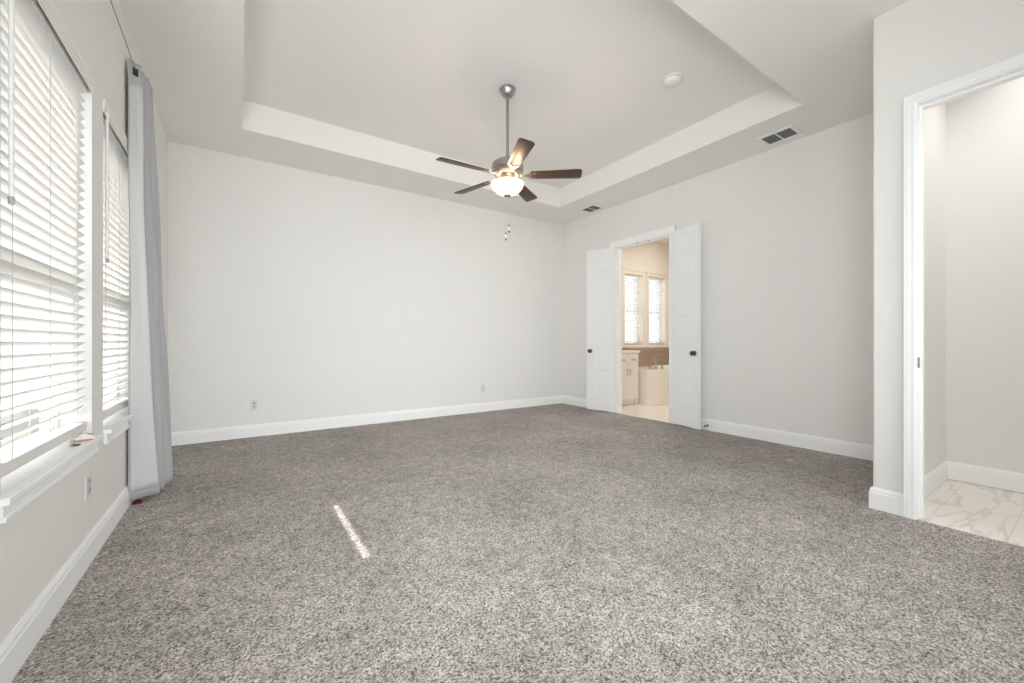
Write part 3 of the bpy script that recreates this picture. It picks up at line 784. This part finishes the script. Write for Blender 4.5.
van = empty('bathroom_vanity', (5.15, 4.73, 0)); tag(van, 'cream bathroom vanity cabinet with shaker doors seen through the double doors', 'cabinet')
V = Vector((5.15, 4.73, 0))
m = MB(); m.box((4.73 - V.x, 4.44 - V.y, 0.09), (5.56 - V.x, 5.045 - V.y, 0.865)); m.box((4.73 - V.x, 4.50 - V.y, -0.004), (5.52 - V.x, 5.045 - V.y, 0.09)); m.box((5.525 - V.x, 4.44 - V.y, -0.004), (5.56 - V.x, 5.045 - V.y, 0.09))
m.build('body', M['cabinet'], van)
xs = [4.745, 5.015, 5.285, 5.545]
for i in range(3):
    a, b = xs[i] - V.x + 0.005, xs[i + 1] - V.x - 0.005
    cab_door(van, a, b, 0.66, 0.845, 4.44 - V.y, ('h', (a + b) / 2, 0.752) if i != 1 else ('h', (a + b) / 2, 0.752))
    cab_door(van, a, b, 0.115, 0.645, 4.44 - V.y, ('v', (b - 0.03) if i == 1 else (a + 0.03), 0.55))
m = MB(); m.box((4.725 - V.x, 4.415 - V.y, 0.866), (5.585 - V.x, 5.046 - V.y, 0.905), 0.004); m.build('countertop', M['marble_top'], van)

tub = empty('bathtub', (6.4, 4.5, 0)); tag(tub, 'white drop-in bathtub with panelled deck under the bathroom windows', 'bathtub')
T_ = Vector((6.4, 4.5, 0))
poly = [(5.60, 5.03), (5.60, 4.30), (5.70, 4.20), (6.60, 3.72), (7.53, 3.72), (7.53, 5.03)]
pl = [(p[0] - T_.x, p[1] - T_.y) for p in poly]
m = MB(); m.prism(pl, -0.004, 0.555); m.build('surround', M['cabinet'], tub)
# deck with oval basin
m = MB(); t = m.bm; N = 64
cx, cyy, ra, rb = 6.72 - T_.x, 4.46 - T_.y, 0.62, 0.40
def hit(an):
    dx, dy = math.cos(an), math.sin(an); best = 9
    for i in range(len(pl)):
        x1, y1 = pl[i]; x2, y2 = pl[(i + 1) % len(pl)]; ex, ey = x2 - x1, y2 - y1; den = dx * ey - dy * ex
        if abs(den) < 1e-9: continue
        s_ = ((x1 - cx) * ey - (y1 - cyy) * ex) / den; u_ = ((x1 - cx) * dy - (y1 - cyy) * dx) / den
        if s_ > 0 and -1e-6 <= u_ <= 1 + 1e-6: best = min(best, s_)
    return best
lv = []
for spec in (('o', 0.556), ('o', 0.590), (1.04, 0.592), (1.0, 0.600), (0.94, 0.59), (0.88, 0.45), (0.75, 0.25), (0.5, 0.20)):
    ring = []
    for k in range(N):
        an = 2 * math.pi * k / N
        if spec[0] == 'o': s_ = hit(an); ring.append(t.verts.new((cx + s_ * math.cos(an), cyy + s_ * math.sin(an), spec[1])))
        else: 
            rr = 1 / math.sqrt((math.cos(an) / ra) ** 2 + (math.sin(an) / rb) ** 2) * spec[0]
            ring.append(t.verts.new((cx + rr * math.cos(an), cyy + rr * math.sin(an), spec[1])))
    lv.append(ring)
for a, b in zip(lv, lv[1:]):
    for k in range(N): t.faces.new((a[k], a[(k + 1) % N], b[(k + 1) % N], b[k]))
t.faces.new(lv[-1]); bmesh.ops.recalc_face_normals(t, faces=t.faces)
m.build('tub_deck', M['tub'], tub, True, 35)
# framed panel on the angled front
p0 = Vector((5.70 - T_.x, 4.20 - T_.y, 0)); p1 = Vector((6.60 - T_.x, 3.72 - T_.y, 0)); d = (p1 - p0); Ln = d.length; d.normalize(); ang = math.atan2(d.y, d.x)
m = MB(); a, b, c, e, f = 0.05, Ln - 0.05, 0.04, 0.51, 0.07
m.box((a, -0.014, c), (a + f, 0, e)); m.box((b - f, -0.014, c), (b, 0, e)); m.box((a + f, -0.014, c), (b - f, 0, c + f)); m.box((a + f, -0.014, e - f), (b - f, 0, e)); m.box((Ln / 2 - f / 2, -0.014, c + f), (Ln / 2 + f / 2, 0, e - f))
m.xf(Matrix.Translation(p0) @ Matrix.Rotation(ang, 4, 'Z')); m.build('front_panel', M['cabinet'], tub)
fau = empty('tub_faucet', (5.86, 4.31, 0.5925)); tag(fau, 'brushed nickel tub faucet with two lever handles on the bathtub deck', 'faucet')
m = MB(); m.lathe([(0, 0), (0.026, 0), (0.024, 0.01), (0.016, 0.03), (0.013, 0.05), (0, 0.05)], 20)
m.tube([(0, 0, 0.04), (0, 0, 0.14), (0.012, 0.01, 0.175), (0.045, 0.04, 0.19), (0.085, 0.075, 0.175), (0.10, 0.09, 0.14)], [0.012, 0.011, 0.011, 0.011, 0.010, 0.010], 12); m.build('spout', M['nickel'], fau, True)
for s in (-1, 1):
    ox_, oy_ = s * 0.10, -s * 0.05
    m = MB(); m.lathe([(0, 0), (0.024, 0), (0.022, 0.01), (0.014, 0.03), (0.014, 0.055), (0.018, 0.062), (0, 0.066)], 20, (ox_, oy_, 0))
    m.tube([(ox_, oy_, 0.058), (ox_ + s * 0.03, oy_ - s * 0.015, 0.070), (ox_ + s * 0.055, oy_ - s * 0.027, 0.074)], [0.008, 0.006, 0.005], 8); m.build('lever_handle', M['nickel'], fau, True)
m = MB(); m.box((5.60, BY1 - 0.012, 0.592), (BX - 0.012, BY1, 0.93)); m.box((BX - 0.012, 3.70, 0.592), (BX, BY1, 0.93))
struct(m.build('trim_5', M['tile']), 'taupe tiled splash band above the bathtub', 'tile')


def bath_window(n, x0, x1, label):
    m = MB(); f = 0.04; y0, y1 = BY1 + 0.10, BY1 + 0.14
    m.box((x0, y0, BZ0), (x0 + f, y1, BZ1)); m.box((x1 - f, y0, BZ0), (x1, y1, BZ1)); m.box((x0 + f, y0, BZ0), (x1 - f, y1, BZ0 + f)); m.box((x0 + f, y0, BZ1 - f), (x1 - f, y1, BZ1)); m.box((x0 + f, y0, 1.62), (x1 - f, y1, 1.66))
    wo = struct(m.build('window_%d' % n, M['vinyl']), label, 'window')
    m = MB(); m.box((x0 + f, y0 + 0.018, BZ0 + f), (x1 - f, y0 + 0.022, BZ1 - f)); m.build('pane', M['glass'], wo)
    m = MB(); c = 0.065; yc = BY1 - 0.018
    m.box((x0 - c, yc, BZ0 - 0.02), (x0, BY1, BZ1 + c)); m.box((x1, yc, BZ0 - 0.02), (x1 + c, BY1, BZ1 + c)); m.box((x0, yc, BZ1), (x1, BY1, BZ1 + c)); m.box((x0 - c - .01, BY1 - 0.035, BZ1 + c), (x1 + c + .01, BY1, BZ1 + c + 0.02)); m.box((x0 - c - .01, BY1 - 0.03, BZ0 - 0.045), (x1 + c + .01, BY1, BZ0 - 0.02)); m.box((x0, BY1 - 0.03, BZ0 - 0.02), (x1, BY1 + 0.10, BZ0))
    m.build('window_frame', M['cabinet'], wo)
    root = empty('window_blind', ((x0 + x1) / 2, BY1 + 0.05, BZ0)); h = (x1 - x0) / 2 - 0.01
    m = MB(); k = 0; z = 0.06
    while z < BZ1 - BZ0 - 0.06:
        m.box((-h, -0.022, z - 0.0012), (h, 0.022, z + 0.0012), rot=Matrix.Rotation(R(-22), 4, 'X')); z += 0.044
    m.build('slats', M['slat'], root)
    m = MB(); m.box((-h, -0.025, BZ1 - BZ0 - 0.05), (h, 0.025, BZ1 - BZ0 - 0.002), 0.002); m.build('headrail', M['rail'], root)
    m = MB(); m.box((-h, -0.022, 0.012), (h, 0.022, 0.030), 0.002); m.build('bottom_rail', M['rail'], root)
    m = MB()
    for xx in (-0.6 * h, 0.6 * h):
        for yy in (-0.024, 0.024): m.box((xx - 0.0012, yy - 0.0006, 0.02), (xx + 0.0012, yy + 0.0006, BZ1 - BZ0 - 0.05))
    m.build('ladder_cord', M['cord'], root)
    return root


r = bath_window(3, *B3, 'left bathroom window above the vanity side of the tub'); tag(r, 'white slatted blind on the left bathroom window', 'window blind', 'blinds on the bathroom windows')
r = bath_window(4, *B4, 'right bathroom window above the tub'); tag(r, 'white slatted blind on the right bathroom window', 'window blind', 'blinds on the bathroom windows')
dl = empty('recessed_downlight', (6.71, 4.67, 3.05)); tag(dl, 'small glowing recessed downlight in the bathroom ceiling', 'light')
m = MB(); m.lathe([(0.055, 0.0), (0.080, 0.0), (0.080, -0.004), (0.057, -0.006)], 32, cap=False); m.build('trim_ring', M['plastic'], dl, True)
M['lamp_glow'] = mat('lamp_glow', (1, 0.9, 0.75), 0.5, emit=(1.0, 0.88, 0.7), estr=25)
m = MB(); m.lathe([(0, -0.001), (0.055, -0.001), (0.055, -0.003), (0, -0.004)], 32); m.build('lens', M['lamp_glow'], dl, True)
area('bathroom_ceiling_light', (6.0, 3.6, 3.0), (0, 0, -1), 1.2, 1.2, 27, (1.0, 0.935, 0.865))
area('closet_ceiling_light', (3.95, -0.35, 3.0), (0, 0, -1), 0.8, 1.5, 15, (1.0, 0.97, 0.94))
m = MB(); m.box((XD1, YF, 3.05), (CX, 0.705, 3.15)); struct(m.build('ceiling', M['ceiling']), 'ceiling of the small room at the right', 'ceiling')

# added unseen slab on posts that keeps sun out of the left opening
pr = empty('sun_blocker', (-0.76, -2.0, 2.62)); tag(pr, 'added slab outside the left wall, out of view, blocking the sun', 'sun blocker')
m = MB(); m.box((-5.0, -4, 0), (0, 3.30, 0.15)); m.build('roof', M['roof_out'], pr)  # added slab, there only to block the sun
for yy in (-3.8, -0.5):
    m = MB(); m.box((-4.9, yy, -2.97), (-4.75, yy + 0.15, 0)); m.build('blocker_post', M['vinyl'], pr)

# ------------------------------------------------------------------ outdoors: lawn and neighbour
m = MB(); m.box((-30, -20, -0.5), (XL - 0.17, 30, -0.35)); struct(m.build('ground', M['grass_out']), 'pale gravel yard outside the left windows', 'ground')
nb = empty('neighbour_house', (-7, 4, -0.35)); tag(nb, 'pale neighbouring house glimpsed through the blind slats', 'house')
m = MB(); m.box((-2.5, -6, 0), (0, 8, 2.9)); m.build('wall', M['brick_out'], nb)
m = MB(); m.prism([(-2.8, 2.9), (0.35, 2.9), (-1.25, 4.3)], -6.3, 8.3, 'Y'); m.build('roof', M['roof_out'], nb)
for yy in (-3.5, -0.6, 2.2, 5.0):
    m = MB(); m.box((0, yy, 0.9), (0.05, yy + 1.0, 2.3)); wf = m.build('window', M['vinyl'], nb)
    m = MB(); m.box((0.05, yy + .07, .97), (0.06, yy + .93, 1.57)); m.box((0.05, yy + .07, 1.64), (0.06, yy + .93, 2.23)); m.build('pane', M['window_out'], wf)
